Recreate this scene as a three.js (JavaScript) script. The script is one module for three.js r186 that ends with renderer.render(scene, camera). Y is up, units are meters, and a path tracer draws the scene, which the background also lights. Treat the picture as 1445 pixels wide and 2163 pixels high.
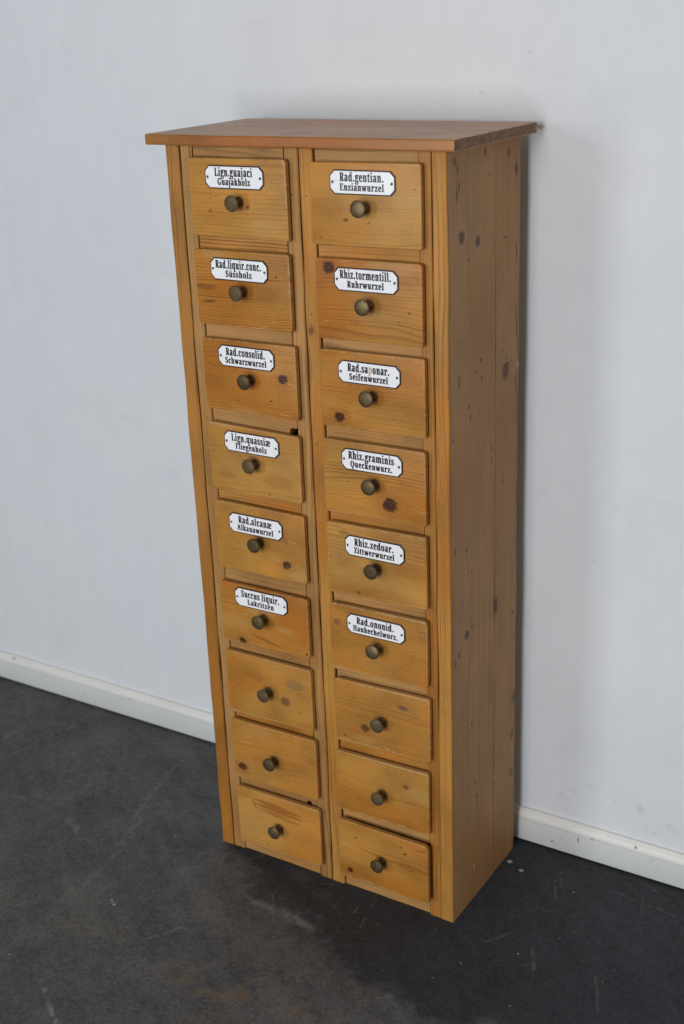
import * as THREE from 'three';
import { toCreasedNormals } from 'three/addons/utils/BufferGeometryUtils.js';
import { RectAreaLightUniformsLib } from 'three/addons/lights/RectAreaLightUniformsLib.js';

// ---------------------------------------------------------------- camera, light, exposure
const scene = new THREE.Scene();
scene.background = new THREE.Color(0x000000);
const camera = new THREE.PerspectiveCamera(42.70, 684 / 1024, 0.05, 60);
camera.position.set(1.57902, 1.72225, 2.24721);
camera.rotation.set(-0.36808, 0.57136, -0.04076, 'YXZ');
camera.focus = 2.36; camera.userData.fStop = 4;
scene.add(camera);
const renderer = new THREE.WebGLRenderer({ antialias: true });
renderer.toneMapping = THREE.LinearToneMapping;
renderer.toneMappingExposure = 1.1;
renderer.shadowMap.enabled = true;
RectAreaLightUniformsLib.init();
function areaLight(name, x, y, z, w, h, tx, ty, tz, hex, intensity) {
  const l = new THREE.RectAreaLight(hex, intensity, w, h);
  l.name = name; l.position.set(x, y, z); l.lookAt(tx, ty, tz); scene.add(l);
  return l;
}
// two tall windows far across the room (their two sets of shadow edges show on the wall) plus an added overhead fill for the bounced room light
// and a dim added fill light on the other side that opens up the shaded side of the cabinet
areaLight('side_window_light', -1.55, 1.75, 4.9, 0.9, 2.3, 0.3, 1.0, 0.2, 0xf4f8ff, 8.2);
areaLight('front_window_light', 0.95, 1.8, 5.6, 1.3, 2.5, 0.35, 0.9, 0.2, 0xfafbff, 15.5);
areaLight('overhead_fill_light', 0.6, 3.3, 2.3, 3.6, 3.2, 0.6, 0, 2.2999, 0xfbf8f4, 0.37);
areaLight('right_fill_light', 5.2, 1.6, 2.6, 2.2, 2.0, 0.6, 0.8, 0.2, 0xfff0e0, 1.75);

// ---------------------------------------------------------------- noise and colour helpers
function hash(x, y, s) {
  let h = Math.imul(x | 0, 374761393) ^ Math.imul(y | 0, 668265263) ^ Math.imul(s | 0, 2147483647 ^ 0x5bd1e995);
  h = Math.imul(h ^ (h >>> 13), 1274126177); h ^= h >>> 16; h = Math.imul(h, 0x85ebca6b); h ^= h >>> 13;
  return (h >>> 0) / 4294967296;
}
function noise(x, y, s) {
  const xi = Math.floor(x), yi = Math.floor(y), xf = x - xi, yf = y - yi;
  const u = xf * xf * (3 - 2 * xf), v = yf * yf * (3 - 2 * yf);
  const a = hash(xi, yi, s), b = hash(xi + 1, yi, s), c = hash(xi, yi + 1, s), d = hash(xi + 1, yi + 1, s);
  return a + (b - a) * u + (c - a) * v + (a - b - c + d) * u * v;
}
function fbm(x, y, s, o = 4) { let r = 0, a = 0.5, n = 0; for (let i = 0; i < o; i++) { r += a * noise(x, y, s + i * 17); n += a; x *= 2.03; y *= 2.03; a *= 0.5; } return r / n; }
function rng(seed) { let a = seed >>> 0; return () => { a = (a + 0x6d2b79f5) >>> 0; let t = a; t = Math.imul(t ^ (t >>> 15), t | 1); t ^= t + Math.imul(t ^ (t >>> 7), t | 61); return ((t ^ (t >>> 14)) >>> 0) / 4294967296; }; }
const sstep = (a, b, x) => { const t = Math.min(1, Math.max(0, (x - a) / (b - a))); return t * t * (3 - 2 * t); };
const mix = (a, b, t) => a + (b - a) * t;
const toS = (v) => 255 * (v <= 0.0031308 ? 12.92 * v : 1.055 * Math.pow(Math.max(v, 0), 1 / 2.4) - 0.055);
function texture(w, h, fn, wrap = THREE.MirroredRepeatWrapping) {       // fn(u, v, out) writes linear rgb
  const d = new Uint8Array(w * h * 4), o = [0, 0, 0];
  for (let j = 0; j < h; j++) for (let i = 0; i < w; i++) {
    fn((i + 0.5) / w, (j + 0.5) / h, o);
    const k = (j * w + i) * 4;
    for (let c = 0; c < 3; c++) d[k + c] = Math.max(0, Math.min(255, toS(o[c]) + 0.5));
    d[k + 3] = 255;
  }
  const t = new THREE.DataTexture(d, w, h, THREE.RGBAFormat);
  t.colorSpace = THREE.SRGBColorSpace; t.magFilter = THREE.LinearFilter; t.minFilter = THREE.LinearMipmapLinearFilter; t.generateMipmaps = true;
  t.wrapS = t.wrapT = wrap; t.needsUpdate = true;
  return t;
}
function grey(w, h, fn) {
  const t = texture(w, h, (u, v, o) => { o[0] = o[1] = o[2] = fn(u, v); }); t.colorSpace = THREE.NoColorSpace; return t;
}
function segDist(px, py, ax, ay, bx, by) {
  const dx = bx - ax, dy = by - ay, l = dx * dx + dy * dy || 1e-9, t = Math.max(0, Math.min(1, ((px - ax) * dx + (py - ay) * dy) / l));
  return [Math.hypot(px - ax - t * dx, py - ay - t * dy), t];
}

// ---------------------------------------------------------------- pine
// s runs along the grain and t across it, both in metres
function pine(s, t, q, o) {
  const { seed, base, late, tint, freq = 130, cath = 0.02, knots = [] } = q;
  let tt = t + (fbm(s * 2.2, t * 5, seed) - 0.5) * cath + (fbm(s * 9, t * 30, seed + 5) - 0.5) * 0.004;
  let kd = 0, kr = 0, kc = null;
  for (const k of knots) {
    if (k.kind === 'dot' || k.kind === 'line') continue;
    const ds = s - k.s, dt = t - k.t;
    if (Math.abs(ds) > k.r * 8 || Math.abs(dt) > k.r * 6) continue;
    const e = Math.exp(-(ds * ds) / (k.r * k.r * 9) - (dt * dt) / (k.r * k.r * 5));
    tt += Math.sign(dt || 1) * -k.r * 0.9 * e * Math.exp(-Math.abs(dt) / (k.r * 2.5));
    const wob = 1 + 0.35 * (noise(s * 260, t * 260, seed + 31) - 0.5);
    const rr = Math.hypot(ds * (k.sq || 0.85), dt) / (k.r * wob);
    const inside = 1 - sstep(0.75, 1.1, rr);
    if (inside > kd) { kd = inside; kr = rr; kc = k; }
    if (rr > 0.9 && rr < 2.6) { const halo = (1 - sstep(0.9, 2.6, rr)) * 0.5; if (halo > kd) { kd = Math.max(kd, halo * 0.6); kr = rr; kc = k; } }
  }
  const ring = tt * freq + 5 * fbm(s * 0.7, t * 22, seed + 7, 3), g = ring - Math.floor(ring);
  const band = sstep(0.35, 0.9, g) * (1 - sstep(0.92, 1, g)) * (0.1 + 1.5 * noise(Math.floor(ring) * 3.7, s * 1.5, seed + 3) * noise(Math.floor(ring) * 0.23, s * 2.5, seed + 4) * 1.6) * (q.grain ?? 1);
  const fibre = 0.55 * fbm(s * 55, t * 1500, seed + 11, 3) + 0.45 * fbm(s * 14, t * 420, seed + 29, 2), fleck = sstep(0.74, 0.95, noise(s * 70, t * 900, seed + 13));
  const blotch = fbm(s * 11, t * 17, seed + 19, 4), broad = fbm(s * 3.5, t * 9, seed + 23, 3);
  const m = Math.min(1, band * 0.55 + (fibre - 0.5) * 0.6 + fleck * 0.25);
  const bl = q.blotch ?? 1, lum = 0.97 - 0.21 * bl + 0.68 * bl * (blotch - 0.2) + 0.22 * (fibre - 0.5), w = sstep(0.36, 0.66, broad) * 0.75 + sstep(0.5, 0.75, blotch) * 0.3;
  for (let c = 0; c < 3; c++) {
    let v = mix(base[c], tint[c], Math.min(1, w));
    v = mix(v, late[c], Math.max(0, m) * 0.9) * lum;
    o[c] = v;
  }
  if (kc) {
    const d = kc.col || [0.055, 0.018, 0.006], rings = 0.8 + 0.6 * Math.sin(kr * 8 + noise(s * 400, t * 400, seed) * 3);
    const a = Math.min(1, kd) * (kc.a ?? 0.97);
    for (let c = 0; c < 3; c++) o[c] = mix(o[c], d[c] * (kr > 1 ? 3.6 : 0.55 + 0.75 * rings), a);
  }
  for (const k of knots) {
    if (k.kind === 'dot') {
      if (Math.hypot((s - k.s) * (k.sq || 1), t - k.t) > k.r * 1.8) continue;
      const a = 1 - sstep(k.r * 0.6, k.r * 1.2, Math.hypot((s - k.s) * (k.sq || 1), t - k.t) * (1 + 0.5 * (noise(s * 700, t * 700, seed) - 0.5)));
      if (a > 0) { const d = k.col || [0.03, 0.016, 0.009]; for (let c = 0; c < 3; c++) o[c] = mix(o[c], d[c], a * (k.a ?? 0.85)); }
    } else if (k.kind === 'line') {
      if (s < Math.min(k.s, k.s2) - 0.02 || s > Math.max(k.s, k.s2) + 0.02 || t < Math.min(k.t, k.t2) - 0.02 || t > Math.max(k.t, k.t2) + 0.02) continue;
      const [d, tq] = segDist(s, t + (noise(s * 120, 0, seed) - 0.5) * 0.002, k.s, k.t, k.s2, k.t2), a = 1 - sstep(0, k.r * (0.3 + Math.sin(Math.PI * Math.min(1, Math.max(0.05, tq)))), d);
      if (a > 0) { const e = k.col || [0.04, 0.018, 0.008]; for (let c = 0; c < 3; c++) o[c] = mix(o[c], e[c], a * (k.a ?? 0.8)); }
    }
  }
}
const honey = { base: [0.47, 0.232, 0.046], late: [0.21, 0.072, 0.010], tint: [0.405, 0.155, 0.02] };
const paleTone = { base: [0.43, 0.235, 0.076], late: [0.19, 0.08, 0.02], tint: [0.37, 0.18, 0.046] };
const orangeTone = { base: [0.40, 0.185, 0.038], late: [0.19, 0.064, 0.010], tint: [0.35, 0.138, 0.018] };
const sideTone = { base: [0.42, 0.235, 0.098], late: [0.26, 0.122, 0.042], tint: [0.37, 0.188, 0.07] };
const topTone = { base: [0.52, 0.255, 0.085], late: [0.27, 0.092, 0.02], tint: [0.45, 0.175, 0.042] };

const woodBump = grey(512, 512, (u, v) => 0.5 + 0.5 * (fbm(u * 12, v * 190, 501, 3) - 0.5) + 0.25 * (noise(u * 30, v * 30, 502) - 0.5));
function woodMaterial(map, rough = 0.5, bump = 0.0006) {
  return new THREE.MeshPhysicalMaterial({ map, roughness: rough, bumpMap: woodBump, bumpScale: bump, specularIntensity: 0.7 });
}
const LONG = 1.62, ACROSS = 0.2;                                        // metres covered by the shared long-board textures
const longTexture = (tone, seed, freq) => texture(2048, 256, (u, v, o) => pine(u * LONG, v * ACROSS, { ...tone, seed, freq, cath: 0.03, grain: 1.15,
  knots: [{ s: 0.33 + (seed % 7) * 0.13, t: 0.05, r: 0.006, a: 0.6 }, { s: 1.2, t: 0.15, r: 0.007, a: 0.6 }] }, o));
const longMats = [woodMaterial(longTexture(orangeTone, 61, 170)), woodMaterial(longTexture(paleTone, 72, 150), 0.58), woodMaterial(longTexture(honey, 83, 140), 0.52)];
const [matOrange, matPale, matHoney] = longMats;

// a board between two corners: chamfered, a little worn along its edges, grain along its longest side
function board(x0, x1, y0, y1, z0, z1, { c = 0.0015, wear = 0.0006, seg = 14, seed = 1, du = 0, dv = 0, uvFn = null, axis = null } = {}) {
  const L = [x1 - x0, y1 - y0, z1 - z0], O = [x0, y0, z0];
  const ax = axis ?? L.indexOf(Math.max(...L)), b = (ax + 1) % 3, e = (ax + 2) % 3;
  const ringAt = (i) => {
    const f = i / seg, pts = [];
    const k = (n) => c + wear * 1.6 * Math.max(0, noise(f * seg * 0.8, n * 5.1, seed) - 0.35), dpl = (n) => (noise(f * seg * 0.5, n * 9.7, seed + 4) - 0.5) * wear * 2;
    const B = L[b], E = L[e], k0 = k(0), k1 = k(1), k2 = k(2), k3 = k(3);
    for (const [p, q] of [[k0, 0], [B - k1, 0], [B, k1], [B, E - k2], [B - k2, E], [k3, E], [0, E - k3], [0, k0]]) {
      const v = [0, 0, 0]; v[ax] = O[ax] + f * L[ax];
      v[b] = O[b] + p + (p < B / 2 ? dpl(1) : dpl(2)); v[e] = O[e] + q + (q < E / 2 ? dpl(3) : dpl(4)); pts.push(v);
    }
    return pts;
  };
  const pos = [], uv = [], groups = [[], []];
  const put = (v, side) => {
    pos.push(v[0], v[1], v[2]);
    if (uvFn) { uv.push(...uvFn(v, side)); return; }
    const s = v[ax] - O[ax], t = side === 0 ? v[b] - O[b] : v[e] - O[e] + 0.07;
    uv.push(s / LONG + du, t / ACROSS + dv);
  };
  const R = []; for (let i = 0; i <= seg; i++) R.push(ringAt(i));
  for (let i = 0; i < seg; i++) for (let j = 0; j < 8; j++) {
    const n = (j + 1) % 8, side = (j === 0 || j === 4 || j === 7 || j === 3) ? (j === 0 || j === 4 ? 0 : (j === 7 ? 0 : 1)) : 1;
    for (const v of [R[i][j], R[i + 1][j], R[i + 1][n], R[i][j], R[i + 1][n], R[i][n]]) put(v, side);
  }
  for (const [r, flip] of [[R[0], 0], [R[seg], 1]]) for (let j = 1; j < 7; j++) { const q = flip ? [r[0], r[j], r[j + 1]] : [r[0], r[j + 1], r[j]]; for (const v of q) put(v, 0); }
  const g = new THREE.BufferGeometry();
  g.setAttribute('position', new THREE.Float32BufferAttribute(pos, 3)); g.setAttribute('uv', new THREE.Float32BufferAttribute(uv, 2));
  // the rings turn left or right depending on the axis order: make every face look outwards
  const a = pos, cx = (x0 + x1) / 2, cy = (y0 + y1) / 2, cz = (z0 + z1) / 2;
  const va = new THREE.Vector3(), vb = new THREE.Vector3(), vc = new THREE.Vector3(), nn = new THREE.Vector3();
  const P = g.attributes.position, U = g.attributes.uv;
  for (let i = 0; i < P.count; i += 3) {
    va.fromBufferAttribute(P, i); vb.fromBufferAttribute(P, i + 1); vc.fromBufferAttribute(P, i + 2);
    nn.copy(vb).sub(va).cross(vc.clone().sub(va)).normalize();
    const m = va.clone().add(vb).add(vc).divideScalar(3); m.x = (m.x - cx) / L[0]; m.y = (m.y - cy) / L[1]; m.z = (m.z - cz) / L[2];
    const k = [Math.abs(m.x), Math.abs(m.y), Math.abs(m.z)], w = k.indexOf(Math.max(...k));
    if (nn.getComponent(w) * m.getComponent(w) < 0) {
      P.setXYZ(i + 1, vc.x, vc.y, vc.z); P.setXYZ(i + 2, vb.x, vb.y, vb.z);
      const u1 = U.getX(i + 1), v1 = U.getY(i + 1); U.setXY(i + 1, U.getX(i + 2), U.getY(i + 2)); U.setXY(i + 2, u1, v1);
    }
  }
  g.computeVertexNormals();
  return toCreasedNormals(g, 0.35);
}
function mesh(name, geometry, material, parent, label) {
  const m = new THREE.Mesh(geometry, material); m.name = name; m.castShadow = m.receiveShadow = true; parent.add(m);
  if (label) m.userData.label = label;
  return m;
}

// ---------------------------------------------------------------- the setting: floor and wall
const FX0 = -1.3, FW = 2.8, FD = 1.4;
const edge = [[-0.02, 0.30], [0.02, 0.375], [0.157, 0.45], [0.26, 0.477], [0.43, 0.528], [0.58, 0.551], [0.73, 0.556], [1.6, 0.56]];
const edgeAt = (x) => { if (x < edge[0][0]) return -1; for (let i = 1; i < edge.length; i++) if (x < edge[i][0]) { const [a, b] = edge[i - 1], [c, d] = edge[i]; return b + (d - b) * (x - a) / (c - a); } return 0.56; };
// scratches and scuffs on the concrete: x, z, x, z, width, strength
const scuffs = [[-0.769, 0.261, -0.752, 0.153, 0.005, 0.5], [-0.69, 0.314, -0.68, 0.206, 0.004, 0.35], [-0.653, 0.143, -0.654, 0.039, 0.004, 0.4], [-0.231, 0.377, -0.283, 0.192, 0.010, 0.45], [-0.283, 0.192, -0.291, 0.128, 0.006, 0.35],
  [-0.377, 0.435, -0.3, 0.471, 0.014, 0.4], [-0.176, 0.509, -0.222, 0.35, 0.015, 0.42], [-0.154, 0.825, -0.163, 0.606, 0.02, 0.2], [-0.163, 0.606, -0.184, 0.484, 0.016, 0.22], [-0.104, 0.601, -0.067, 0.625, 0.004, 1.2], [0.057, 0.682, 0.116, 0.592, 0.0022, 0.9],
  [-0.037, 0.868, 0.03, 0.915, 0.007, 0.7], [0.03, 0.915, 0.07, 0.942, 0.006, 0.9], [0.157, 0.474, 0.261, 0.477, 0.012, 0.5], [0.261, 0.477, 0.336, 0.486, 0.014, 0.6], [-0.102, 0.419, 0.029, 0.402, 0.003, 0.3],
  [0.418, 0.456, 0.407, 0.344, 0.004, 0.3], [0.743, 0.323, 0.779, 0.394, 0.006, 0.35], [0.7, 0.073, 0.721, 0.134, 0.003, 0.25], [0.81, 0.085, 0.965, 0.101, 0.003, 0.25], [0.856, 0.29, 0.92, 0.429, 0.004, 0.28], [0.874, 0.066, 0.902, 0.17, 0.003, 0.22], [0.652, 0.358, 0.688, 0.305, 0.004, 0.3],
  [0.33, 0.40, 0.37, 0.43, 0.003, 0.3], [0.52, 0.62, 0.58, 0.57, 0.003, 0.4], [-0.5, 0.33, -0.38, 0.30, 0.004, 0.3], [-0.44, 0.25, -0.41, 0.36, 0.005, 0.25], [-0.62, 0.45, -0.5, 0.42, 0.003, 0.3]];
{ const r = rng(77); for (let i = 0; i < 90; i++) { const x = -0.95 + r() * 2.1, z = 0.05 + r() * 1.0, a = r() * 6.28, l = 0.01 + r() * r() * 0.12; scuffs.push([x, z, x + Math.cos(a) * l, z + Math.sin(a) * l, 0.0012 + r() * 0.0022, 0.15 + r() * 0.3]); } }
const specks = [];
{ const r = rng(99); for (let i = 0; i < 190; i++) specks.push([-1 + r() * 2.2, 0.03 + r() * 1.0, 0.0007 + r() * r() * 0.0022, r()]); }
specks.push([0.588, 0.097, 0.007, 0.9], [0.622, 0.114, 0.006, 1], [-0.37, 0.13, 0.002, 1], [-0.066, 0.625, 0.004, 0.9]);
const pads = [[0.217, 0.359, 0.05, 0.55], [0.295, 0.388, 0.035, 0.35], [-0.3, 0.22, 0.09, 0.3], [-0.5, 0.12, 0.1, 0.25], [-0.12, 0.62, 0.16, 0.25], [0.45, 0.72, 0.14, 0.4], [0.3, 0.56, 0.1, 0.35], [-0.42, 0.55, 0.2, 0.2]];
const cell = new Map();
const addCell = (i, j, v) => { const k = i * 1000 + j; if (!cell.has(k)) cell.set(k, []); cell.get(k).push(v); };
for (const s of scuffs) for (let i = Math.floor((Math.min(s[0], s[2]) - FX0 - 0.03) / 0.05); i <= Math.floor((Math.max(s[0], s[2]) - FX0 + 0.03) / 0.05); i++) for (let j = Math.floor((Math.min(s[1], s[3]) - 0.03) / 0.05); j <= Math.floor((Math.max(s[1], s[3]) + 0.03) / 0.05); j++) addCell(i, j, { s });
for (const p of specks) for (let i = Math.floor((p[0] - FX0 - 0.01) / 0.05); i <= Math.floor((p[0] - FX0 + 0.01) / 0.05); i++) for (let j = Math.floor((p[1] - 0.01) / 0.05); j <= Math.floor((p[1] + 0.01) / 0.05); j++) addCell(i, j, { p });
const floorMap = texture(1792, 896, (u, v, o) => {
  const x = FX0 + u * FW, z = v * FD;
  const big = fbm(x * 3, z * 3, 201), mid = fbm(x * 11, z * 11, 207), fine = fbm(x * 60, z * 60, 211, 3), grit = hash(Math.floor(u * 1792), Math.floor(v * 896), 5);
  const streak = fbm(x * 5 + z * 8, z * 30 - x * 22, 223, 3);
  // darker tone before and right of the cabinet, paler elsewhere; the outline is ragged
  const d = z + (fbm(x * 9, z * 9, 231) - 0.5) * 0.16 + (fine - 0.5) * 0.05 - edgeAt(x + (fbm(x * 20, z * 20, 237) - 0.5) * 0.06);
  let uneven = sstep(-0.03, 0.05, d);
  uneven *= 0.82 + 0.3 * sstep(0.3, 0.7, big) * sstep(0.25, 0.75, mid);
  let L = mix(0.032, 0.092, uneven) * (0.78 + 0.30 * mid + 0.35 * (fine - 0.5) + 0.75 * (fbm(x * 230, z * 230, 215, 2) - 0.5) + 0.5 * (grit - 0.5) + 0.38 * (streak - 0.5));
  const brown = sstep(0.45, 0.7, fbm(x * 6, z * 6, 241)) * 0.6 * uneven;
  const lo = mix(0.90, 1.0, uneven), hi = mix(1.15, 0.98, uneven); let r = L * mix(lo, 1.10, brown), g = L, b = L * mix(hi, 0.84, brown);
  for (const [px, pz, pr, pa] of pads) {
    const q = Math.hypot(x - px, (z - pz) * 1.5) / pr + (mid - 0.5) * 1.1 + (fine - 0.5) * 0.5, a = (1 - sstep(0.4, 1.0, q)) * pa;
    if (a > 0) { const w = a * (0.6 + 0.8 * (fine - 0.2)); r = mix(r, 0.15, w * 0.45); g = mix(g, 0.148, w * 0.45); b = mix(b, 0.138, w * 0.45); }
  }
  const rust = (1 - sstep(0.0, 0.05, Math.abs(z - (0.705 + 0.03 * Math.sin(x * 9)) + (mid - 0.5) * 0.09))) * sstep(0.1, 0.2, x) * (1 - sstep(0.42, 0.55, x)) * sstep(0.35, 0.65, fine) * 0.55;
  r = mix(r, 0.16, rust); g = mix(g, 0.105, rust); b = mix(b, 0.055, rust);
  const list = cell.get(Math.floor((x - FX0) / 0.05) * 1000 + Math.floor(z / 0.05));
  if (list) for (const e of list) {
    if (e.s) {
      const [ax, az, bx, bz, w, k] = e.s, [ds, t] = segDist(x + (mid - 0.5) * 0.012, z + (fine - 0.5) * 0.004, ax, az, bx, bz);
      const a = (1 - sstep(w * 0.25, w, ds)) * k * sstep(0.25, 0.6, fbm(x * 90, z * 90, 251, 2)) * Math.min(1, 6 * Math.min(t + 0.05, 1.05 - t)) * 0.6;
      if (a > 0) { r = mix(r, 0.27, a); g = mix(g, 0.265, a); b = mix(b, 0.25, a); }
    } else {
      const [px, pz, pr, k] = e.p, a = 1 - sstep(pr * 0.5, pr, Math.hypot(x - px, z - pz) * (0.7 + 0.7 * noise(x * 500, z * 500, 9)));
      if (a > 0) { const w = 0.2 + 0.35 * k; r = mix(r, w, a * 0.8); g = mix(g, w * 0.98, a * 0.8); b = mix(b, w * 0.92, a * 0.8); }
    }
  }
  o[0] = r; o[1] = g; o[2] = b;
});
const floorRough = grey(512, 256, (u, v) => { const x = FX0 + u * FW, z = v * FD; return 0.42 + 0.22 * (fbm(x * 7, z * 7, 261) - 0.5) + 0.12 * (fbm(x * 40, z * 40, 263, 2) - 0.5); });
const floorBump = grey(1024, 512, (u, v) => 0.5 + 0.6 * (fbm(u * 120, v * 60, 271, 4) - 0.5));
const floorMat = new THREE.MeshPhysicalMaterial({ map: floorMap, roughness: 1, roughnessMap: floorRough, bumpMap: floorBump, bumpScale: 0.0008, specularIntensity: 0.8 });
function slab(x0, x1, y0, y1, z0, z1, uvFn) {
  const g = new THREE.BoxGeometry(x1 - x0, y1 - y0, z1 - z0); g.translate((x0 + x1) / 2, (y0 + y1) / 2, (z0 + z1) / 2);
  const p = g.attributes.position, u = g.attributes.uv;
  for (let i = 0; i < p.count; i++) u.setXY(i, ...uvFn(p.getX(i), p.getY(i), p.getZ(i)));
  return g;
}
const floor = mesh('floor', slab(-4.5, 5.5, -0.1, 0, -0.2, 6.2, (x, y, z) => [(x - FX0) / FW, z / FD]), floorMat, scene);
floor.userData = { kind: 'structure', label: 'dark worn concrete floor with pale scuffs and scratches', category: 'floor' };

const wallMarks = [[0.475, 1.567, 0.006, 0.35], [0.727, 0.175, 0.010, 0.5], [0.69, 0.151, 0.006, 0.35], [0.785, 0.158, 0.006, 0.3], [0.672, 0.103, 0.010, 0.45], [0.838, 0.155, 0.012, 0.45], [0.85, 0.115, 0.006, 0.35], [0.871, 0.108, 0.008, 0.3], [0.717, 0.689, 0.004, 0.4], [-0.467, 0.832, 0.012, 0.16], [0.567, 1.636, 0.005, 0.3], [0.708, 0.965, 0.003, 0.3], [0.789, 0.718, 0.004, 0.25], [-0.3, 1.05, 0.008, 0.15], [-0.6, 0.4, 0.012, 0.14], [-0.2, 0.35, 0.01, 0.14], [0.66, 0.135, 0.004, 0.4], [0.9, 0.13, 0.012, 0.25]];
const WX0 = -1.3, WW = 2.6, WH = 2.0;
const wallMap = texture(1024, 1024, (u, v, o) => {
  const x = WX0 + u * WW, y = v * WH;
  const n = 1 + 0.06 * (fbm(x * 4, y * 4, 301) - 0.5) + 0.05 * (fbm(x * 30, y * 14, 303, 4) - 0.5) - 0.025 * sstep(0.68, 0.8, fbm(x * 9, y * 16, 305, 5));
  let r = 0.68 * n, g = 0.716 * n, b = 0.74 * n;
  const warm = sstep(0.5, 0.8, fbm(x * 2, y * 2.5, 311)) * 0.02; r += warm; b -= warm * 0.5;
  for (const [mx, my, mr, k] of wallMarks) {
    const q = Math.hypot(x - mx, (y - my) * 1.5) / mr; if (q > 2) continue;
    const a = (1 - sstep(0.3, 1.2, q + (fbm(x * 160, y * 160, 317, 3) - 0.5) * 2.6)) * k * 0.55;
    r = mix(r, 0.27, a); g = mix(g, 0.26, a); b = mix(b, 0.26, a);
  }
  o[0] = r; o[1] = g; o[2] = b;
});
const wallBump = grey(1024, 1024, (u, v) => 0.5 + 0.5 * (fbm(u * 240, v * 180, 331, 3) - 0.5) + 0.5 * (fbm(u * 9, v * 7, 337, 3) - 0.5));
const wallMat = new THREE.MeshPhysicalMaterial({ map: wallMap, roughness: 0.72, bumpMap: wallBump, bumpScale: 0.0016, specularIntensity: 0.5 });
const wall = mesh('wall', slab(-4.5, 5.5, 0, 3.4, -0.2, 0, (x, y, z) => [(x - WX0) / WW, y / WH]), wallMat, scene);
wall.userData = { kind: 'structure', label: 'plain painted white wall behind the cabinet', category: 'wall' };

// baseboard: flat face, then a cream moulded cap; a thin gap stays open above the concrete
const bbFaceShape = new THREE.Shape([[0, 0.0045], [0.0145, 0.0045], [0.015, 0.006], [0.015, 0.0575], [0.0148, 0.0585], [0.0132, 0.0592], [0, 0.0592]].map(([z, y]) => new THREE.Vector2(z, y)));
const bbCapShape = new THREE.Shape([[0, 0.0594], [0.0132, 0.0594], [0.0132, 0.062], [0.0145, 0.0632], [0.0142, 0.066], [0.0112, 0.0705], [0.0088, 0.0735], [0.0086, 0.0765], [0.0062, 0.0795], [0, 0.080]].map(([z, y]) => new THREE.Vector2(z, y)));
const bbMarks = [[0.709, 0.045, 0.0025, 0.011, 0.7], [0.649, 0.023, 0.003, 0.005, 0.8], [0.834, 0.068, 0.0035, 0.003, 0.9], [-0.957, 0.073, 0.008, 0.003, 0.6], [0.62, 0.05, 0.003, 0.002, 0.3], [0.672, 0.04, 0.004, 0.003, 0.3], [0.74, 0.057, 0.006, 0.0025, 0.5], [-0.7, 0.03, 0.004, 0.004, 0.3], [-0.45, 0.03, 0.003, 0.003, 0.25], [0.87, 0.05, 0.004, 0.003, 0.3], [-0.86, 0.04, 0.004, 0.004, 0.3]];
{ const r = rng(55); for (let i = 0; i < 46; i++) bbMarks.push([-1 + r() * 2, 0.006 + r() * 0.07, 0.001 + r() * r() * 0.008, 0.0008 + r() * r() * 0.005, 0.08 + r() * 0.3]); }
const bbTexture = (base) => texture(2048, 96, (u, v, o) => {
  const x = -1.3 + u * 2.6, y = v * 0.09, n = 1 + 0.06 * (fbm(x * 12, y * 40, 341) - 0.5) + 0.03 * (fbm(x * 90, y * 200, 343, 2) - 0.5);
  for (let c = 0; c < 3; c++) o[c] = base[c] * n;
  for (const [mx, my, rx, ry, k] of bbMarks) { if (Math.abs(x - mx) > rx * 1.8) continue; const a = (1 - sstep(0.35, 1.1, Math.hypot((x - mx) / rx, (y - my) / ry) + (fbm(x * 500, y * 500, 347, 2) - 0.5))) * k; if (a > 0) for (let c = 0; c < 3; c++) o[c] = mix(o[c], [0.1, 0.075, 0.06][c], a); }
});
function bbGeometry(shape) {
  const g = new THREE.ExtrudeGeometry(shape, { depth: 10, bevelEnabled: false, steps: 1 });
  // shape x -> world z, shape y -> world y, extrusion -> world x
  const p = g.attributes.position, u = g.attributes.uv;
  for (let i = 0; i < p.count; i++) { const z = p.getX(i), y = p.getY(i), x = 5.5 - p.getZ(i); p.setXYZ(i, x, y, z + 0.0005); u.setXY(i, (x + 1.3) / 2.6, y / 0.09); }
  g.computeVertexNormals(); return toCreasedNormals(g, 0.5);
}
const baseboard = new THREE.Group(); baseboard.name = 'baseboard'; scene.add(baseboard);
baseboard.userData = { label: 'low painted baseboard with moulded cream cap along the wall foot', category: 'baseboard' };
mesh('board', bbGeometry(bbFaceShape), new THREE.MeshPhysicalMaterial({ map: bbTexture([0.615, 0.64, 0.625]), roughness: 0.5 }), baseboard);
mesh('moulding', bbGeometry(bbCapShape), new THREE.MeshPhysicalMaterial({ map: bbTexture([0.755, 0.75, 0.71]), roughness: 0.45 }), baseboard);

// ---------------------------------------------------------------- the apothecary cabinet
const W = 0.5745, ZB = 0.0493, ZF = 0.3343, H = 1.5015;
const cabinet = new THREE.Group(); cabinet.name = 'apothecary_cabinet'; scene.add(cabinet);
cabinet.userData = { label: 'tall honey pine apothecary cabinet with two columns of small drawers', category: 'cabinet' };

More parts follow.
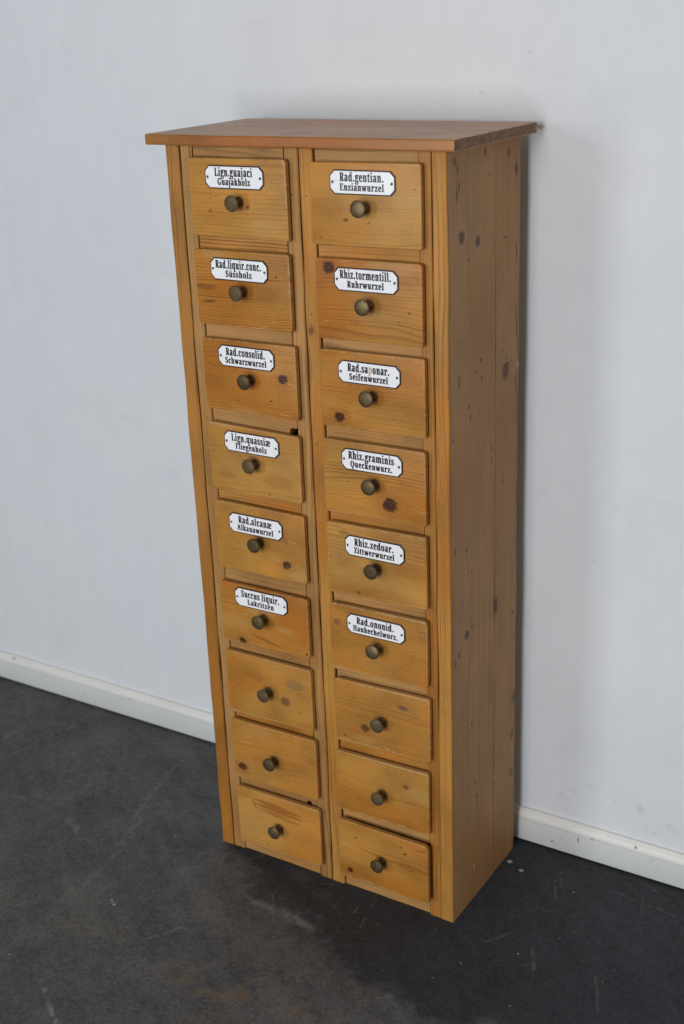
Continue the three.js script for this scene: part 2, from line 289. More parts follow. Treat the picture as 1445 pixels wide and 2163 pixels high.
// side boards: the unfinished outer faces carry their own knots, cracks and holes
const gk = [0.12, 0.072, 0.042], dk = [0.06, 0.03, 0.014];
const sideMarks = [
  { s: 1.356, t: 0.282, r: 0.0118, col: gk, sq: 0.95 }, { s: 1.34, t: 0.222, r: 0.0105, col: gk, sq: 0.95 }, { s: 0.613, t: 0.268, r: 0.0095, col: [0.105, 0.066, 0.04], sq: 0.95 },
  { s: 1.084, t: 0.107, r: 0.016, col: [0.085, 0.042, 0.022], sq: 1.0, a: 0.8 }, { kind: 'line', s: 1.095, t: 0.125, s2: 1.098, t2: 0.085, r: 0.003, col: [0.03, 0.016, 0.009], a: 0.7 }, { kind: 'line', s: 1.07, t: 0.12, s2: 1.068, t2: 0.09, r: 0.002, col: [0.03, 0.016, 0.009], a: 0.6 }, { kind: 'line', s: 1.2, t: 0.066, s2: 1.1, t2: 0.056, r: 0.0028, col: [0.04, 0.018, 0.009], a: 0.7 }, { kind: 'line', s: 0.85, t: 0.054, s2: 0.8, t2: 0.058, r: 0.002, a: 0.7 }, { s: 0.377, t: 0.056, r: 0.013, col: [0.10, 0.05, 0.025], a: 0.6 }, { s: 0.622, t: 0.145, r: 0.009, col: dk, sq: 0.45, a: 0.75 },
  { s: 1.443, t: 0.068, r: 0.006, col: [0.09, 0.03, 0.015], sq: 0.5, a: 0.8 }, { s: 1.01, t: 0.318, r: 0.005, col: gk, a: 0.7 },
  { s: 1.11, t: 0.294, r: 0.006, col: [0.12, 0.07, 0.035], sq: 0.4, a: 0.6 }, { s: 0.294, t: 0.064, r: 0.012, col: [0.11, 0.06, 0.03], a: 0.5 }, { s: 0.203, t: 0.067, r: 0.012, col: [0.11, 0.06, 0.03], a: 0.45 },
  ...[[1.481, 0.305, 0.0045, 0.45], [1.467, 0.295, 0.003, 0.3], [1.426, 0.298, 0.0022, 0.16], [1.44, 0.29, 0.0028, 0.25], [1.485, 0.193, 0.0042, 0.38], [1.445, 0.177, 0.0022, 0.5], [1.475, 0.1, 0.005, 0.5], [1.33, 0.113, 0.005, 1.6], [1.315, 0.257, 0.003, 1], [1.25, 0.28, 0.002, 1],
    [1.129, 0.21, 0.004, 0.8], [1.112, 0.228, 0.003, 0.6], [1.096, 0.207, 0.004, 0.8], [1.125, 0.119, 0.002, 0.4], [1.11, 0.105, 0.0025, 0.4], [1.054, 0.257, 0.0025, 0.35], [1.034, 0.252, 0.003, 0.4], [0.952, 0.167, 0.0022, 0.2], [0.93, 0.165, 0.0025, 0.3], [0.884, 0.114, 0.002, 0.35], [0.871, 0.114, 0.0025, 0.35],
    [0.799, 0.314, 0.0025, 0.22], [0.787, 0.269, 0.003, 0.4], [0.736, 0.248, 0.0026, 0.5], [0.576, 0.067, 0.004, 0.6], [0.621, 0.247, 0.004, 0.9], [0.585, 0.301, 0.005, 0.6], [0.573, 0.316, 0.003, 0.35], [0.519, 0.057, 0.002, 0.15], [0.414, 0.25, 0.0028, 0.5], [0.273, 0.236, 0.003, 0.5], [0.238, 0.229, 0.0028, 0.4], [0.218, 0.224, 0.0024, 0.35], [0.68, 0.285, 0.002, 0.6], [0.66, 0.30, 0.0018, 0.5], [0.72, 0.13, 0.0015, 0.6], [0.7, 0.075, 0.0018, 0.6], [0.47, 0.2, 0.0015, 0.8], [0.45, 0.29, 0.0016, 0.6], [1.18, 0.30, 0.0018, 0.5], [0.98, 0.09, 0.0018, 0.6]].map(([s, t, r, sq]) => ({ kind: 'dot', s, t, r: r * 1.25, sq: sq * 1.5, col: [0.06, 0.03, 0.015], a: 0.65 })),
  ...[[1.04, 0.232, 0.0016], [0.688, 0.231, 0.0014], [0.236, 0.148, 0.002], [0.076, 0.242, 0.003], [1.084, 0.053, 0.004], [0.72, 0.14, 0.001], [0.255, 0.165, 0.001], [0.14, 0.13, 0.001], [0.17, 0.12, 0.001]].map(([s, t, r]) => ({ kind: 'dot', s, t, r, sq: 0.6, col: [0.6, 0.56, 0.48], a: 0.8 })),
  { kind: 'line', s: 1.32, t: 0.066, s2: 1.275, t2: 0.062, r: 0.003, col: [0.012, 0.008, 0.006] }, { kind: 'line', s: 1.075, t: 0.064, s2: 1.02, t2: 0.058, r: 0.003, col: [0.012, 0.008, 0.006] }, { kind: 'line', s: 1.30, t: 0.060, s2: 1.0, t2: 0.057, r: 0.0012, a: 0.6 }, { kind: 'line', s: 1.41, t: 0.302, s2: 1.47, t2: 0.299, r: 0.0015, a: 0.6 }, { kind: 'line', s: 1.34, t: 0.307, s2: 1.29, t2: 0.306, r: 0.001, a: 0.5 }, { kind: 'line', s: 0.35, t: 0.29, s2: 0.2, t2: 0.292, r: 0.0012, a: 0.4 },
];
const sideMap = texture(1536, 384, (u, v, o) => pine(u * 1.5, 0.04 + v * 0.3, { ...sideTone, seed: 411, freq: 60, cath: 0.05, grain: 0.75, blotch: 0.45, knots: sideMarks }, o));
const sideMat = woodMaterial(sideMap, 0.62, 0.0008);
const sideUV = (v) => [v[1] / 1.5, (v[2] - 0.04) / 0.3];
// front edges of the side boards are finished like the rest of the front
for (const s of [0, 1]) {
  const x0 = s ? W - 0.027 : 0, x1 = s ? W : 0.0275;
  mesh('side_plank', board(x0, x1, 0.0, H, 0.1512, ZF - 0.006, { seg: 30, seed: 31 + s, c: 0.0008, wear: 0.0003, axis: 1, uvFn: sideUV }), sideMat, cabinet);
  mesh('side_plank', board(x0, x1 - (s ? 0.0006 : 0), 0.0, H, ZB, 0.1506, { seg: 30, seed: 36 + s, c: 0.0012, wear: 0.0008, axis: 1, uvFn: sideUV }), sideMat, cabinet);
  mesh('stile', board(s ? x0 : x0 - 0.001, s ? x1 + 0.0003 : x1 + 0.0015, 0.0, H - 0.0005, ZF - 0.0058, ZF, { seg: 40, seed: 41 + s, c: 0.0014, wear: 0.0011, du: s * 0.02, dv: s ? 0.62 : 0.2, axis: 1 }), s ? matHoney : matOrange, cabinet);
}
mesh('back_panel', board(0.0285, W - 0.0285, 0.01, H - 0.004, ZB + 0.002, ZB + 0.012, { axis: 1, seed: 51 }), matPale, cabinet);
mesh('bottom_board', board(0.0285, W - 0.0285, 0.004, 0.02, ZB + 0.014, ZF - 0.03, { seed: 52, axis: 0 }), matPale, cabinet);
// inner stiles
for (const [x0, x1, m, dv, c] of [[0.0312, 0.0578, matPale, 0.05, 0.001], [0.2572, 0.2858, matPale, 0.5, 0.0018], [0.2884, 0.3166, matHoney, 0.35, 0.0018], [0.5222, 0.5460, matOrange, 0.55, 0.001]])
  mesh('inner_stile', board(x0, x1, 0.0, H - 0.0008, ZF - 0.024, ZF - 0.0012, { seg: 40, seed: Math.round(x0 * 1000), c, wear: 0.001, dv, du: 0.01, axis: 1 }), m, cabinet);

// drawers: fitted corners (left-top, right-top, right-bottom, left-bottom), marks in metres
const T = (s, t, r, more = {}) => ({ s, t, r, ...more });
const dot = (s, t, r, more = {}) => ({ kind: 'dot', s, t, r, ...more });
const line = (s, t, s2, t2, r, more = {}) => ({ kind: 'line', s, t, s2, t2, r, ...more });
const soft = [0.16, 0.055, 0.018];
const rows = [
  ['L', 0.0590, 0.2705, 1.4810, 1.4820, 1.3420, 1.3430, 'Lign.guajaci', 'Guajakholz', 0.645, 0.56, [dot(0.186, 1.398, 0.004, { col: soft, sq: 0.8 }), dot(0.105, 1.412, 0.0012), dot(0.103, 1.389, 0.003, { col: soft })]],
  ['L', 0.0575, 0.2680, 1.3185, 1.3190, 1.1795, 1.1790, 'Rad.liquir.conc.', 'Süssholz', 0.80, 0.46, [dot(0.239, 1.278, 0.003, { col: soft }), line(0.069, 1.222, 0.102, 1.224, 0.003), dot(0.075, 1.25, 0.006, { sq: 0.2, col: soft, a: 0.6 })]],
  ['L', 0.0605, 0.2710, 1.1530, 1.1540, 1.0140, 1.0150, 'Rad.consolid.', 'Schwarzwurzel', 0.70, 0.735, [T(0.241, 1.091, 0.0105)]],
  ['L', 0.0575, 0.2690, 0.9885, 0.9830, 0.8500, 0.8500, 'Lign.quassiæ', 'Fliegenholz', 0.71, 0.57, []],
  ['L', 0.0580, 0.2710, 0.8275, 0.8255, 0.6845, 0.6835, 'Rad.alcanæ', 'Alkanawurzel', 0.62, 0.675, [T(0.226, 0.717, 0.0095), dot(0.225, 0.77, 0.006, { col: soft, a: 0.4 })]],
  ['L', 0.0575, 0.2690, 0.6525, 0.6525, 0.5245, 0.5200, 'Succus liquir.', 'Lakritzen', 0.725, 0.505, [T(0.106, 0.527, 0.0085), line(0.13, 0.548, 0.2, 0.533, 0.004, { col: soft, a: 0.7 }), dot(0.262, 0.533, 0.003)]],
  ['L', 0.0575, 0.2680, 0.4970, 0.4975, 0.3590, 0.3530, '', '', 0, 0, [T(0.202, 0.412, 0.011, { a: 0.75, col: [0.14, 0.06, 0.022] }), dot(0.226, 0.455, 0.012, { col: [0.17, 0.11, 0.06], a: 0.45, sq: 0.5 }), dot(0.144, 0.451, 0.0013), dot(0.099, 0.461, 0.0016)]],
  ['L', 0.0580, 0.2705, 0.3355, 0.3370, 0.1970, 0.1930, '', '', 0, 0, [T(0.080, 0.223, 0.0105), dot(0.1, 0.30, 0.004, { col: [0.45, 0.3, 0.15], a: 0.4 })]],
  ['L', 0.0600, 0.2715, 0.1705, 0.1730, 0.0350, 0.0290, '', '', 0, 0, [line(0.1, 0.1475, 0.108, 0.128, 0.002), line(0.103, 0.15, 0.225, 0.142, 0.008, { col: [0.27, 0.085, 0.014], a: 0.85 }), line(0.105, 0.139, 0.226, 0.134, 0.0065, { col: [0.25, 0.075, 0.012], a: 0.8 }), line(0.11, 0.13, 0.222, 0.121, 0.006, { col: [0.29, 0.10, 0.018], a: 0.75 }), dot(0.225, 0.131, 0.0012)]],
  ['R', 0.3195, 0.5345, 1.4795, 1.4820, 1.3430, 1.3410, 'Rad.gentian.', 'Enzianwurzel', 0.67, 0.675, [dot(0.389, 1.386, 0.0035, { col: soft, sq: 0.6 }), dot(0.378, 1.401, 0.001)]],
  ['R', 0.3225, 0.5340, 1.3190, 1.3200, 1.1790, 1.1765, 'Rhiz.tormentill.', 'Ruhrwurzel', 0.80, 0.575, [T(0.351, 1.303, 0.0115)]],
  ['R', 0.3230, 0.5360, 1.1570, 1.1590, 1.0170, 1.0150, 'Rad.saponar.', 'Seifenwurzel', 0.67, 0.62, [T(0.361, 1.035, 0.0105)]],
  ['R', 0.3215, 0.5345, 0.9900, 0.9920, 0.8520, 0.8480, 'Rhiz.graminis', 'Queckenwurz.', 0.75, 0.69, [T(0.461, 0.882, 0.0145)]],
  ['R', 0.3205, 0.5335, 0.8275, 0.8310, 0.6880, 0.6825, 'Rhiz.zedoar.', 'Zittwerwurzel', 0.66, 0.68, [dot(0.388, 0.694, 0.004, { col: soft }), dot(0.36, 0.81, 0.006, { col: soft, a: 0.4, sq: 0.5 })]],
  ['R', 0.3185, 0.5325, 0.6605, 0.6640, 0.5260, 0.5180, 'Rad.ononid.', 'Hauhechelwurz.', 0.64, 0.77, [T(0.337, 0.622, 0.008, { a: 0.6, col: [0.2, 0.08, 0.025] })]],
  ['R', 0.3225, 0.5350, 0.4975, 0.5025, 0.3660, 0.3585, '', '', 0, 0, [T(0.391, 0.403, 0.0095, { a: 0.8 }), dot(0.477, 0.469, 0.006, { sq: 0.5, col: [0.13, 0.085, 0.05], a: 0.7 }), line(0.46, 0.472, 0.495, 0.468, 0.002, { a: 0.6 }), line(0.364, 0.465, 0.372, 0.465, 0.0015)]],
  ['R', 0.3185, 0.5300, 0.3335, 0.3385, 0.2000, 0.1955, '', '', 0, 0, [T(0.48, 0.295, 0.0055, { a: 0.7 }), dot(0.363, 0.299, 0.0018)]],
  ['R', 0.3215, 0.5310, 0.1765, 0.1775, 0.0430, 0.0370, '', '', 0, 0, [T(0.347, 0.059, 0.0065), dot(0.363, 0.143, 0.002, { sq: 0.5 }), dot(0.479, 0.144, 0.0022, { sq: 0.5 }), line(0.5, 0.162, 0.531, 0.165, 0.0014)]],
];
const tones = [honey, { base: [0.45, 0.205, 0.036], late: [0.205, 0.064, 0.008], tint: [0.395, 0.138, 0.016] }, { base: [0.49, 0.258, 0.062], late: [0.235, 0.09, 0.016], tint: [0.43, 0.182, 0.028] }];
const toneOf = [0, 1, 1, 2, 0, 1, 0, 2, 2, 2, 1, 0, 0, 2, 1, 2, 0, 0];

// aged brass knob: rose, neck, domed mushroom head
const knobProfile = [[0, 0], [0.0092, 0], [0.0094, 0.0012], [0.0084, 0.0024], [0.0066, 0.0036], [0.0055, 0.0080], [0.0056, 0.0150], [0.0072, 0.0182], [0.0110, 0.0202], [0.0142, 0.0213], [0.0153, 0.0222], [0.0156, 0.0233], [0.0153, 0.0244], [0.0138, 0.0256], [0.0105, 0.0267], [0.0062, 0.0274], [0.0025, 0.0277], [0, 0.0278]].map(([r, y]) => new THREE.Vector2(r, y));
const knobGeo = new THREE.LatheGeometry(knobProfile, 40); knobGeo.rotateX(Math.PI / 2); knobGeo.scale(0.94, 0.94, 1);
const knobTexture = (f, sd) => texture(192, 192, (u, v, o) => { const n = fbm(u * 9, v * 9, 601 + sd), m = fbm(u * 34, v * 34, 603 + sd, 3), k = (0.55 + 0.75 * n) * f; o[0] = 0.225 * k + 0.05 * (m - 0.5); o[1] = 0.168 * k + 0.04 * (m - 0.5); o[2] = 0.085 * k; });
const knobRough = grey(128, 128, (u, v) => 0.36 + 0.25 * (fbm(u * 8, v * 8, 607) - 0.3));
const knobMats = [0.9, 0.7, 0.55, 0.78].map((f, k) => new THREE.MeshPhysicalMaterial({ map: knobTexture(f, k * 40), metalness: 0.85, roughness: 0.8 + 0.1 * k, roughnessMap: knobRough }));

// enamel plates: dark rim, domed white face with black condensed lettering, two small screws
const PW = 0.127, PH = 0.0405, CUT = 0.0088;
function octagon(w, h, c) {
  const s = new THREE.Shape(), a = w / 2, b = h / 2;
  [[-a + c, -b], [a - c, -b], [a, -b + c], [a, b - c], [a - c, b], [-a + c, b], [-a, b - c], [-a, -b + c]].forEach(([x, y], i) => (i ? s.lineTo(x, y) : s.moveTo(x, y))); s.closePath(); return s;
}
const rimGeo = new THREE.ExtrudeGeometry(octagon(PW - 0.0006, PH - 0.0006, CUT), { depth: 0.0012, bevelThickness: 0.0005, bevelSize: 0.0005, bevelSegments: 2 });
const faceGeo = new THREE.ExtrudeGeometry(octagon(PW - 0.0056, PH - 0.0056, CUT - 0.001), { depth: 0.0006, bevelThickness: 0.0006, bevelSize: 0.0009, bevelSegments: 3 });
{ const p = faceGeo.attributes.position, u = faceGeo.attributes.uv; for (let i = 0; i < p.count; i++) u.setXY(i, p.getX(i) / PW + 0.5, p.getY(i) / PH + 0.5); }
const rimMat = new THREE.MeshPhysicalMaterial({ color: new THREE.Color().setRGB(0.018, 0.011, 0.012), roughness: 0.35 });
const screwMat = new THREE.MeshPhysicalMaterial({ color: new THREE.Color().setRGB(0.055, 0.042, 0.03), metalness: 0.5, roughness: 0.5 });
const screwGeo = new THREE.LatheGeometry([[0, 0], [0.0023, 0], [0.0023, 0.0004], [0.0017, 0.0009], [0.0008, 0.0011], [0, 0.0011]].map(([r, y]) => new THREE.Vector2(r, y)), 14); screwGeo.rotateX(Math.PI / 2);
function plateTexture(a, b, wa, wb, seed) {
  const cw = 1016, ch = 324, cv = document.createElement('canvas'); cv.width = cw; cv.height = ch;
  const g = cv.getContext('2d'), r = rng(seed);
  g.fillStyle = '#eef0f2'; g.fillRect(0, 0, cw, ch);
  for (let i = 0; i < 60; i++) { g.fillStyle = `rgba(${190 + r() * 30 | 0},${180 + r() * 30 | 0},${165 + r() * 30 | 0},${0.03 + r() * 0.05})`; g.beginPath(); g.ellipse(r() * cw, r() * ch, 8 + r() * 50, 5 + r() * 22, r() * 3, 0, 6.3); g.fill(); }
  for (const sx of [0.05, 0.95]) for (let i = 0; i < 14; i++) { g.fillStyle = `rgba(150,105,60,${0.03 + r() * 0.06})`; g.beginPath(); g.ellipse(sx * cw + (r() - 0.5) * 46, ch / 2 + (r() - 0.4) * 50, 4 + r() * 13, 4 + r() * 15, r() * 3, 0, 6.3); g.fill(); }
  for (let i = 0; i < 9; i++) { g.fillStyle = `rgba(95,60,35,${0.25 + r() * 0.4})`; g.beginPath(); g.arc(r() * cw, r() * ch, 1 + r() * 3.5, 0, 6.3); g.fill(); }
  const put = (text, base, size, width, faded) => {
    g.save(); g.font = `bold ${size}px serif`; g.textBaseline = 'alphabetic';
    const sp = text.split(''), gap = size * 0.075, natural = sp.reduce((n, c) => n + g.measureText(c).width + gap, 0) - gap;
    const sx = width * cw / natural;
    g.translate(cw / 2 - 4, base); g.scale(sx, 1);
    let x = -natural / 2;
    for (const c of sp) {
      g.fillStyle = c === faded ? 'rgba(196,170,130,0.55)' : '#15141c';
      // thick stems, thin cross strokes: smear the light face sideways only
      for (let k = -4; k <= 4; k++) g.fillText(c, x + k * 1.15 / sx, 0);
      x += g.measureText(c).width + gap;
    }
    g.restore();
  };
  put(a, 150, 164, wa, a.includes('saponar') ? 'p' : null);
  put(b, 272, 132, wb, null);
  const t = new THREE.CanvasTexture(cv); t.colorSpace = THREE.SRGBColorSpace; t.anisotropy = 4; return t;
}

const nailMat = new THREE.MeshPhysicalMaterial({ color: new THREE.Color().setRGB(0.03, 0.02, 0.014), roughness: 0.7 });
rows.forEach(([col, x0, x1, yl, yr, br, bl, a, b, wa, wb, marks], i) => {
  const cx = (x0 + x1) / 2, cy = (yl + br) / 2, out = i === 17 ? 0.0095 : 0.0012 + 0.001 * hash(i, 3, 9);
  const bs = 0.0024, rad = 0.0028 + 0.002 * hash(i, 1, 4), last = i === 17;
  const C = [[x0 + bs, bl + bs], [x1 - bs, br + bs], [x1 - bs, yr - bs], [x0 + bs, yl - bs]].map(([x, y]) => [x - cx, y - cy]);
  const s = new THREE.Shape();
  for (let k = 0; k < 4; k++) {
    const p = C[k], n = C[(k + 1) % 4], q = C[(k + 3) % 4], rr = last && k === 2 ? 0.009 : rad * (0.6 + hash(i, k, 6));
    const d1 = [n[0] - p[0], n[1] - p[1]], d0 = [q[0] - p[0], q[1] - p[1]], l1 = Math.hypot(...d1), l0 = Math.hypot(...d0);
    const A = [p[0] + d0[0] / l0 * rr, p[1] + d0[1] / l0 * rr], B = [p[0] + d1[0] / l1 * rr, p[1] + d1[1] / l1 * rr];
    if (k) s.lineTo(...A); else s.moveTo(...A);
    s.quadraticCurveTo(p[0], p[1], B[0], B[1]);
  }
  s.closePath();
  const g = new THREE.ExtrudeGeometry(s, { depth: 0.0065, bevelThickness: 0.0024, bevelSize: bs, bevelSegments: 4, curveSegments: 4 });
  g.translate(0, 0, 0.0024);                                            // back face at z = 0, front at 0.0113
  const p = g.attributes.position, u = g.attributes.uv, PADX = 0.004;
  const bw = x1 - x0 + 2 * PADX, bh = Math.max(yl, yr) - Math.min(bl, br) + 2 * PADX;
  for (let k = 0; k < p.count; k++) {
    const wob = (noise(p.getX(k) * 60, p.getY(k) * 60, i + 50) - 0.5) * 0.0006;
    u.setXY(k, (p.getX(k) + bw / 2) / bw, (p.getY(k) + bh / 2) / bh); p.setZ(k, p.getZ(k) + (p.getZ(k) > 0.005 ? wob : 0));
  }
  g.computeVertexNormals();
  const wear = rng(4000 + i * 13), extra = [];
  for (let k = 0; k < 9; k++) extra.push(dot(x0 + wear() * (x1 - x0), bl + wear() * (yl - bl), 0.0007 + wear() * wear() * 0.0016, { a: 0.35 + 0.4 * wear(), sq: 0.6 }));
  for (let k = 0; k < 5; k++) { const sx = x0 + wear() * (x1 - x0), sy = bl + wear() * (yl - bl), l = 0.004 + wear() * 0.03; extra.push(line(sx, sy, sx + l * (wear() < 0.75 ? 1 : 0.3), sy + (wear() - 0.5) * 0.008, 0.0007 + wear() * 0.001, wear() < 0.5 ? { col: [0.55, 0.36, 0.17], a: 0.5 } : { col: [0.17, 0.06, 0.012], a: 0.5 })); }
  for (let k = 0; k < 3; k++) extra.push(dot(x0 + wear() * (x1 - x0), bl + wear() * (yl - bl), 0.006 + wear() * 0.014, { sq: 0.35, a: 0.16 + 0.2 * wear(), col: wear() < 0.6 ? [0.25, 0.085, 0.012] : [0.5, 0.31, 0.11] }));
  const ox = cx - bw / 2, oy = cy - bh / 2, tone = tones[toneOf[i]], rub = 0.5 + hash(i, 8, 8);
  const map = texture(400, 272, (uu, vv, o) => {
    const x = ox + uu * bw, y = oy + vv * bh;
    pine(x, y, { ...tone, seed: 1000 + i * 37, freq: 110 + 90 * hash(i, 2, 2), cath: 0.02 + 0.045 * hash(i, 5, 2), grain: 0.45 + 0.6 * hash(i, 12, 2), knots: [...marks, ...extra] }, o);
    // finish rubbed through to bare wood on the worn edges
    const e = Math.min(x1 - x, Math.min(x - x0, Math.min(Math.min(yl, yr) - y, y - Math.max(bl, br)))) + (fbm(x * 150, y * 150, 700 + i, 3) - 0.5) * 0.009;
    const w = (1 - sstep(-0.001, 0.0025, e)) * 0.42 * rub; o[0] = mix(o[0], 0.47, w); o[1] = mix(o[1], 0.28, w); o[2] = mix(o[2], 0.115, w);
    // handled patch of grime around the knob
    const kx = x - (col === 'L' ? 0.168 : 0.431), ky = y - (cy - 0.003), gq = Math.hypot(kx, ky * 1.1) / 0.017 + (fbm(x * 90, y * 90, 720 + i, 3) - 0.5) * 1.6;
    const gr = (1 - sstep(0.6, 1.3, gq)) * 0.4 * hash(i, 9, 1); o[0] = mix(o[0], 0.20, gr); o[1] = mix(o[1], 0.075, gr); o[2] = mix(o[2], 0.015, gr);
  }, THREE.ClampToEdgeWrapping);
  const d = mesh('drawer', toCreasedNormals(g, 0.55), woodMaterial(map, 0.42, 0.0004), cabinet,
    a ? `pine drawer with white enamel plate reading ${a} ${b}` : (i === 8 ? 'pine drawer with reddish streaks where a plate was' : i === 17 ? 'plain pine drawer standing slightly open' : undefined));
  d.position.set(cx, cy, ZF + out);
  if (last) d.rotation.y = -0.012;
  const zf = 0.0113;
  const kx = [0.1676, 0.1635, 0.1682, 0.1659, 0.1655, 0.1632, 0.1637, 0.1662, 0.1678, 0.4272, 0.4291, 0.4306, 0.4295, 0.4286, 0.4269, 0.4309, 0.4265, 0.4255][i];
  const ky = [1.4074, 1.2473, 1.0832, 0.9176, 0.7557, 0.5908, 0.4261, 0.2635, 0.0981, 1.4079, 1.2442, 1.0816, 0.9181, 0.7525, 0.5879, 0.4302, 0.2647, 0.1094][i];
  const k = mesh('knob', knobGeo, knobMats[i === 9 ? 0 : Math.floor(hash(i, 7, 3) * 4)], d); k.position.set(kx - cx, ky - cy, zf - 0.0005); k.rotation.z = hash(i, 4, 4) * 6; k.rotation.x = (hash(i, 5, 5) - 0.5) * 0.06;
  if (a) {
    const px = [0.1615, 0.159, 0.162, 0.161, 0.158, 0.159][i] ?? [0.4245, 0.426, 0.426, 0.426, 0.426, 0.4235][i - 9];
    const py = [1.4490, 1.2855, 1.1235, 0.9555, 0.7875, 0.6275][i] ?? [1.4485, 1.2855, 1.1215, 0.9585, 0.7885, 0.6275][i - 9];
    const tilt = (hash(i, 6, 6) - 0.5) * 0.012;
    const rim = mesh('label_plate', rimGeo, rimMat, d); rim.position.set(px - cx, py - cy, zf + 0.0004); rim.rotation.z = tilt;
    const face = mesh('enamel_face', faceGeo, new THREE.MeshPhysicalMaterial({ map: plateTexture(a, b, wa, wb, 900 + i), roughness: 0.28, clearcoat: 0.3, clearcoatRoughness: 0.15 }), d, `white enamel lettered ${a} ${b}`);
    face.position.set(px - cx, py - cy, zf + 0.0018); face.rotation.z = tilt;
    for (const e of [-1, 1]) { const sc = mesh('screw', screwGeo, screwMat, d); sc.position.set(px - cx + e * 0.0572 * Math.cos(tilt), py - cy + e * 0.0572 * Math.sin(tilt), zf + 0.0029); }
  }
});
// rails, set back a little behind the stiles; two of them are chipped, leaving dark holes
for (const [col, rx0, rx1] of [['L', 0.0595, 0.2545], ['R', 0.3202, 0.5204]]) {
  const list = rows.filter((r) => r[0] === col);
  for (let k = 0; k <= 9; k++) {
    const top = k === 0 ? H - 0.001 : Math.min(list[k - 1][5], list[k - 1][6]) + 0.012, bot = k === 9 ? 0.0 : Math.max(list[k][3], list[k][4]) - 0.012;
    const seed = (col === 'L' ? 300 : 400) + k, m = [matPale, matHoney, matPale][k % 3], z1 = ZF - 0.005 + 0.0015 * (hash(k, seed, 2) - 0.5);
    if (col === 'L' && (k === 3 || k === 8 || k === 5)) {
      const s = new THREE.Shape(), y0 = k === 3 ? 0.978 : k === 8 ? 0.160 : 0.6478;
      s.moveTo(rx0, y0);
      if (k === 3) { s.lineTo(0.236, y0); s.lineTo(0.2375, 0.9905); s.lineTo(0.2445, 0.9935); s.lineTo(0.251, 0.9925); s.lineTo(rx1, 0.9945); }
      else if (k === 8) { s.lineTo(0.229, y0); s.lineTo(0.230, 0.1752); s.lineTo(0.235, 0.1768); s.lineTo(0.241, 0.1758); s.lineTo(0.244, y0); s.lineTo(rx1, y0); }
      else { s.lineTo(rx1, y0 + 0.001); }
      s.lineTo(rx1, top); s.lineTo(rx0, top); s.closePath();
      const g = new THREE.ExtrudeGeometry(s, { depth: 0.018, bevelThickness: 0.0008, bevelSize: 0.0006, bevelSegments: 1 });
      g.translate(0, 0, z1 - 0.0188);
      const p = g.attributes.position, u = g.attributes.uv; for (let q = 0; q < p.count; q++) u.setXY(q, p.getX(q) / LONG + 0.3, (p.getY(q) - y0) / ACROSS + k * 0.13);
      mesh('rail', g, m, cabinet, 'pine rail between drawers with a chipped lower edge');
    } else mesh('rail', board(rx0, rx1, bot, top, z1 - 0.02, z1, { seg: 10, seed, c: 0.0009, wear: 0.0006, axis: 0, du: hash(k, seed, 1) * 0.8, dv: hash(k, seed, 3) }), m, cabinet);
  }
}
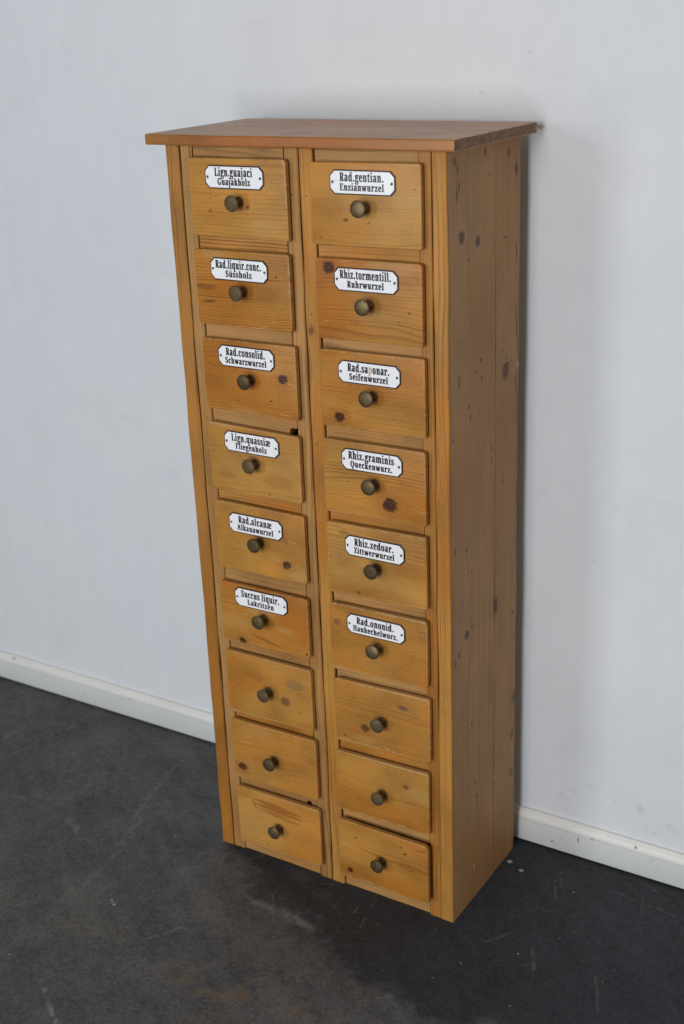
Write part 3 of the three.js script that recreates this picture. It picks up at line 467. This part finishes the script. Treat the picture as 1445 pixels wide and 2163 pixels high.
// table top: one wide board, eased front edge, a groove along its back edge
{
  const y0 = 1.5018, y1 = 1.5208, zb = 0.038, zf = 0.3545, pr = [];
  const arc = (cz, cy, r, a0, a1) => { for (let k = 0; k <= 5; k++) { const a = a0 + (a1 - a0) * k / 5; pr.push(new THREE.Vector2(cz + Math.cos(a) * r, cy + Math.sin(a) * r)); } };
  pr.push(new THREE.Vector2(zb, y0 + 0.001)); pr.push(new THREE.Vector2(zb + 0.001, y0));
  arc(zf - 0.003, y0 + 0.003, 0.003, -Math.PI / 2, 0); arc(zf - 0.004, y1 - 0.004, 0.004, 0, Math.PI / 2);
  arc(zb + 0.003, y1 - 0.003, 0.003, Math.PI / 2, Math.PI);
  pr.push(new THREE.Vector2(zb, y0 + 0.0125), new THREE.Vector2(zb + 0.0055, y0 + 0.0125), new THREE.Vector2(zb + 0.0055, y0 + 0.0065), new THREE.Vector2(zb, y0 + 0.0065));
  const L = 0.628, g = new THREE.ExtrudeGeometry(new THREE.Shape(pr), { depth: L - 0.003, bevelThickness: 0.0015, bevelSize: 0.0012, bevelOffset: -0.0012, bevelSegments: 2, steps: 24 });
  const p = g.attributes.position, u = g.attributes.uv, n = g.attributes.normal;
  for (let i = 0; i < p.count; i++) {
    let z = p.getX(i), y = p.getY(i); const x = 0.599 - 0.0015 - p.getZ(i);
    if (z > 0.3) z += (noise(x * 9, 3, 71) - 0.5) * 0.002; 
    y += (noise(x * 7, z * 4, 73) - 0.5) * 0.0012;
    const end = Math.abs(n.getZ(i)) > 0.5, front = Math.abs(n.getX(i)) > 0.7 && !end;
    p.setXYZ(i, x, y, z);
    u.setXY(i, (x + 0.04) / 0.66, end ? 0.02 + (z - 0.03) * 3 * 0.3 : front ? 0.86 + (y - 1.5) * 5 : 0.02 + (z - 0.03) / 0.33 * 0.82);
  }
  g.computeVertexNormals();
  const tm = [line(0.235, 0.203, 0.285, 0.197, 0.003, { a: 0.5 }), line(0.35, 0.153, 0.43, 0.143, 0.0035, { col: [0.07, 0.05, 0.045], a: 0.6 }), T(0.51, 0.283, 0.012, { a: 0.35 }), T(0.269, 0.286, 0.009, { a: 0.4 }), line(0.32, 0.18, 0.36, 0.185, 0.003, { a: 0.35 })];
  const topMap = texture(1024, 640, (a, b, o) => {
    const x = -0.04 + a * 0.66, t = b < 0.84 ? 0.03 + (b - 0.02) / 0.82 * 0.33 : 0.5 + (b - 0.86) / 5;
    pine(x, t, { ...(b < 0.84 ? topTone : { base: [0.40, 0.175, 0.05], late: [0.19, 0.06, 0.013], tint: [0.34, 0.12, 0.028] }), seed: 811, freq: b < 0.84 ? 48 : 260, cath: b < 0.84 ? 0.09 : 0.006, grain: 1.0, knots: b < 0.84 ? tm : [] }, o);
  }, THREE.ClampToEdgeWrapping);
  const endMap = texture(512, 64, (a, b, o) => { const k = 0.5 + 0.5 * fbm(a * 60, b * 9, 821), r = Math.sin((a * 16 + 5 * fbm(a * 4, b * 1.5, 823)) * 3.1 + b * 2.5); const m = 0.88 + 0.16 * r * noise(a * 11, b * 2, 827) + 0.3 * (fbm(a * 22, b * 5, 829) - 0.5); o[0] = 0.25 * k * m * 1.3; o[1] = 0.135 * k * m * 1.3; o[2] = 0.068 * k * m * 1.3; });
  const topMat = woodMaterial(topMap, 0.36, 0.0004), endMat = woodMaterial(endMap, 0.65, 0.0008);
  // ExtrudeGeometry: group 0 holds the two ends, group 1 the long faces
  const e0 = g.groups[0]; for (let i = e0.start; i < e0.start + e0.count; i++) u.setXY(i, (p.getZ(i) - 0.03) / 0.34, (p.getY(i) - 1.5) / 0.024);
  mesh('table_top', g, [endMat, topMat], cabinet, 'overhanging reddish pine top board with a groove along its back edge');
}
// nail heads in the inner stiles
const nailGeo = new THREE.LatheGeometry([[0, 0], [0.0013, 0], [0.0012, 0.0004], [0, 0.0005]].map(([r, y]) => new THREE.Vector2(r, y)), 10); nailGeo.rotateX(Math.PI / 2);
for (const [x, y] of [[0.0465, 1.428], [0.2725, 1.421], [0.3020, 1.421], [0.534, 1.43], [0.0465, 1.182], [0.535, 0.963], [0.048, 0.99], [0.2995, 0.972], [0.301, 1.214], [0.534, 0.30], [0.300, 0.44], [0.045, 0.46]])
  { const n = mesh('nail', nailGeo, nailMat, cabinet); n.position.set(x, y, ZF - 0.0013); }

renderer.render(scene, camera);
